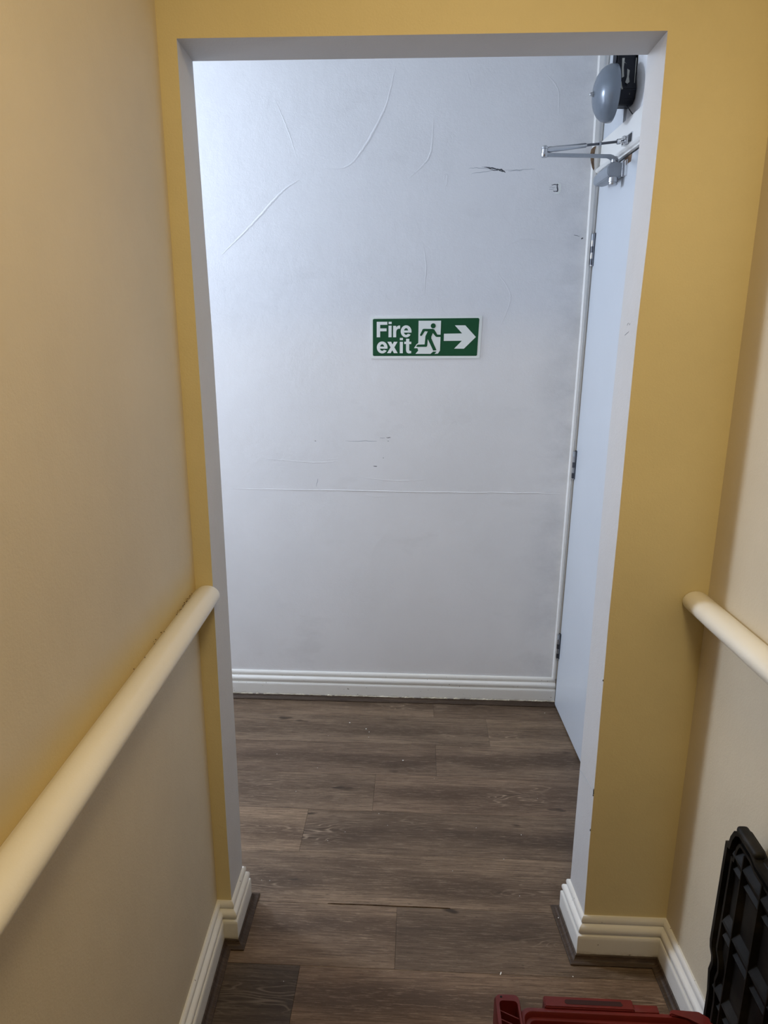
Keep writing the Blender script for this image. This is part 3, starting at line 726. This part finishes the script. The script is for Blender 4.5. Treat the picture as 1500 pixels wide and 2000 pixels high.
# hand grip block on the back, with its slot
bm = bmesh.new()
hx0, hx1 = .272, .448
prism(bm, [(hx0, y1+.004, .150), (hx1, y1+.004, .150), (hx1, y1+.004, TZ+.004), (hx0, y1+.004, TZ+.004)], (0, .024, 0))
bmesh.ops.bevel(bm, geom=bm.edges[:], offset=.002, segments=2, affect='EDGES')
bx(bm, hx1-.001, hx1+.048, y1+.004, y1+.020, .150, TZ+.001, .002, 2)
from_bm('grip', bm, M['red'], tb, smooth=35)
bm = bmesh.new(); prism(bm, [(x, y, TZ+.0036) for x, y in [(.313, y1+.014), (.316, y1+.011), (.423, y1+.011), (.427, y1+.014), (.424, y1+.021), (.316, y1+.021), (.313, y1+.018)]], (0, 0, .0008))
from_bm('grip_slot', bm, mat('dark_recess', (.03, .004, .004), .6), tb)
# latch housing on the left with its stiffening ribs
bm = bmesh.new()
lx0, lx1 = TX0, x0-.003
rings_mesh(bm, [rr_loop(lx0, lx1+.002, y1-.080, TY1-.006, .012, .02), rr_loop(lx0, lx1+.002, y1-.080, TY1-.004, .012, TZ+.006), rr_loop(lx0+.003, lx1, y1-.077, TY1-.007, .010, TZ+.012),
                rr_loop(lx0+.009, lx1-.004, y1-.070, TY1-.020, .008, TZ+.012), rr_loop(lx0+.011, lx1-.005, y1-.068, TY1-.024, .008, TZ-.045)], True, True)
from_bm('latch_housing', bm, M['red'], tb, smooth=35)
for k in range(3):
    bm = bmesh.new(); yy = y1-.054+k*.018
    prism(bm, [(lx0+.010, yy+.010, TZ-.044), (lx1-.004, yy-.006, TZ-.044), (lx1-.004, yy-.006, TZ+.002), (lx0+.010, yy+.010, TZ+.002)], (0, .0022, 0))
    from_bm('stiffening_rib', bm, M['red'], tb)
bm = bmesh.new(); lathe(bm, [(0, .0024), (.0006, .0024), (.0006, 0)], (lx0+.014, TY1-.0125, TZ+.0116), (0, 0, 1), 12); from_bm('pin_hole', bm, M['black'], tb)
# raised right back corner
bm = bmesh.new()
pts = [(x1-.078, y1+.004), (x1-.072, y1+.010), (x1-.020, y1+.008), (x1-.004, y1-.004), (x1, y1-.030), (x1, y1-.08), (x1-.010, y1-.08), (x1-.012, y1-.045), (x1-.022, y1-.020), (x1-.046, y1-.006), (x1-.078, y1-.002)]
prism(bm, [(a, b, TZ-.03) for a, b in pts], (0, 0, .036)); bmesh.ops.bevel(bm, geom=bm.edges[:], offset=.0025, segments=2, affect='EDGES')
from_bm('corner_guard', bm, M['red'], tb, smooth=35)
# black tray insert seen inside
bm = bmesh.new(); lathe(bm, [(0, .038), (.03, .040), (.034, .034), (.034, .0)], (.45, .985, .125), (0, 0, 1), 28); from_bm('round_insert', bm, M['black'], tb, smooth=40)
# lid: outline in (y, z), upright beside the wall
LXF, LXB = .583, .611
lid_out = [(1.104, .150), (1.104, .255), (1.112, .300), (1.106, .325), (1.108, .335), (1.118, .345), (1.122, .360), (1.118, .590), (1.108, .592), (1.104, .610), (1.094, .630), (1.078, .641), (1.030, .641), (1.012, .634), (.985, .634), (.80, .634), (.77, .62), (.765, .36), (.78, .25), (.78, .150)]
bm = bmesh.new()
prism(bm, [(LXF+.012, y, z) for y, z in lid_out], (.012, 0, 0))
bmesh.ops.recalc_face_normals(bm, faces=bm.faces[:]); bmesh.ops.bevel(bm, geom=bm.edges[:], offset=.002, segments=1, affect='EDGES')
lid = from_bm('lid', bm, M['black'], tb, smooth=35); lid['label'] = 'black ribbed lid standing upright'
def inset(pts, d):
    n = len(pts); out = []; 
    ar = sum(pts[i][0]*pts[(i+1) % n][1]-pts[(i+1) % n][0]*pts[i][1] for i in range(n)); sg = 1 if ar > 0 else -1
    for i in range(n):
        a, b, c = Vector(pts[i-1]), Vector(pts[i]), Vector(pts[(i+1) % n])
        e1 = (b-a).normalized(); e2 = (c-b).normalized()
        n1 = Vector((-e1.y, e1.x))*sg; n2 = Vector((-e2.y, e2.x))*sg; m_ = (n1+n2); m_ = m_/max(.5, m_.dot(n1)); out.append((b.x+m_.x*d, b.y+m_.y*d))
    return out
def frame(name, o_, i_, xa, xb_):
    bm = bmesh.new()
    A = [bm.verts.new((xa, y, z)) for y, z in o_]; B = [bm.verts.new((xa, y, z)) for y, z in i_]
    C_ = [bm.verts.new((xb_, y, z)) for y, z in o_]; D_ = [bm.verts.new((xb_, y, z)) for y, z in i_]
    n = len(A)
    for k in range(n):
        j = (k+1) % n
        bm.faces.new((A[k], A[j], B[j], B[k])); bm.faces.new((C_[k], D_[k], D_[j], C_[j])); bm.faces.new((A[k], C_[k], C_[j], A[j])); bm.faces.new((B[k], B[j], D_[j], D_[k]))
    return from_bm(name, bm, M['black'], lid, smooth=35)
frame('outer_lip', inset(lid_out, .0015), inset(lid_out, .010), LXF, LXF+.0125)
frame('inner_lip', inset(lid_out, .022), inset(lid_out, .028), LXF+.003, LXF+.0125)
for zz in (.285, .435, .585):      # wide sloped ribs across the lid
    bm = bmesh.new(); prism(bm, [(LXF+.0125, .790, zz-.024), (LXF+.0125, .790, zz+.016), (LXF+.0035, .790, zz+.002), (LXF+.0015, .790, zz-.002), (LXF+.0095, .790, zz-.020)], (0, .300, 0)); from_bm('rib', bm, M['black'], lid)
    bm = bmesh.new(); prism(bm, [(LXF+.0125, .790, zz-.048), (LXF+.0125, .790, zz-.026), (LXF+.0065, .790, zz-.034)], (0, .300, 0)); from_bm('rib', bm, M['black'], lid)
for yy in (1.050, .985, .92, .855):
    bm = bmesh.new(); prism(bm, [(LXF+.0125, yy-.003, .19), (LXF+.0125, yy+.006, .19), (LXF+.001, yy+.003, .19), (LXF+.001, yy, .19)], (0, 0, .42)); from_bm('rib', bm, M['black'], lid)
bm = bmesh.new(); bx(bm, LXF-.001, LXB-.008, 1.015, 1.088, .632, .6465, .0065, 4)
from_bm('lid_catch', bm, M['black'], lid, smooth=35)

# ---------------------------------------------------------------- crumbs of plaster on the floor
crumb_src = None
big = [(447,1857,2.2,'tiny white crumb in the beading corner at the foot of the left wall'),(554,1917,1.9,'tiny pale speck on the darkest plank at the lower left'),
       (683,1412,4,'white crumb on the back planks, first one left of the close pair'),(715,1424,4,'upper left crumb of the close white pair on the back planks'),(721,1430,3,'lower right crumb of the close white pair on the back planks'),
       (787,1486,5.5,'largest white paint flake, alone in the middle of the back room floor'),(541,1473,2.2,'tiny white crumb on the back room planks beside the left side of the opening'),(1064,1393,3,'white crumb below the right end of the back skirting, near the door'),
       (1119,1908,3,'small white crumb on the floor between the red tool box and the yellow pier'),(1090,1798,2.6,'small white speck on the dark beading at the right side of the opening'),
       (1018,1631,3,'thin white crumb on the planks left of the right reveal'),(978,1902,4.6,'long white sliver on the floor beyond the left end of the red tool box')]
tiny = [(437,1893),(757,1370),(720,1440),(641,1437),(511,1719),(984,1678),(1015,1750),(788,1378),(949,1377),(578,1546),(740,1589),(757,1612),(674,1625),(640,1642),(848,1521),(527,1720),(884,1701),(930,1617),(900,1460),(620,1500),(1050,1560)]
def floor_at(px, py):
    d = fw + r2*((px-750)/FPX) - u2*((py-1000)/FPX); tq = -CAMH/d.z; return d.x*tq, d.y*tq
for px, py, s, lab in big:
    X, Y = floor_at(px, py)
    if crumb_src is None:
        bm = bmesh.new(); bmesh.ops.create_icosphere(bm, subdivisions=1, radius=.001)
        for v in bm.verts: v.co *= random.uniform(.7, 1.3); v.co.z *= .5
        me = bpy.data.meshes.new('plaster_crumb'); bm.to_mesh(me); bm.free(); me.materials.append(M['flake']); crumb_src = me
    o = bpy.data.objects.new('plaster_crumb', crumb_src); COL.objects.link(o)
    k = s*.55; z0 = .0255*0+.0003*s
    if lab.startswith('small white speck on the dark'): z0 += .0085
    o.location = (X, Y, z0); o.scale = (k*random.uniform(.8, 1.3), k*random.uniform(.7, 1.1), k); o.rotation_euler = (0, 0, random.uniform(0, 6))
    if 'sliver' in lab: o.scale = (k*.6, k*2.2, k*.6); o.rotation_euler = (0, 0, -.4)
    tag(o, lab, 'crumb', 'plaster crumbs scattered on the floor')
bm = bmesh.new()
for px, py in tiny:
    X, Y = floor_at(px, py); bmesh.ops.create_icosphere(bm, subdivisions=1, radius=random.uniform(.0007, .0012), matrix=Matrix.Translation((X, Y, .0004)))
o = from_bm('floor_dust', bm, M['flake']); tag(o, 'pale specks of dust sprinkled over the brown planks', 'dust', None, 'stuff')
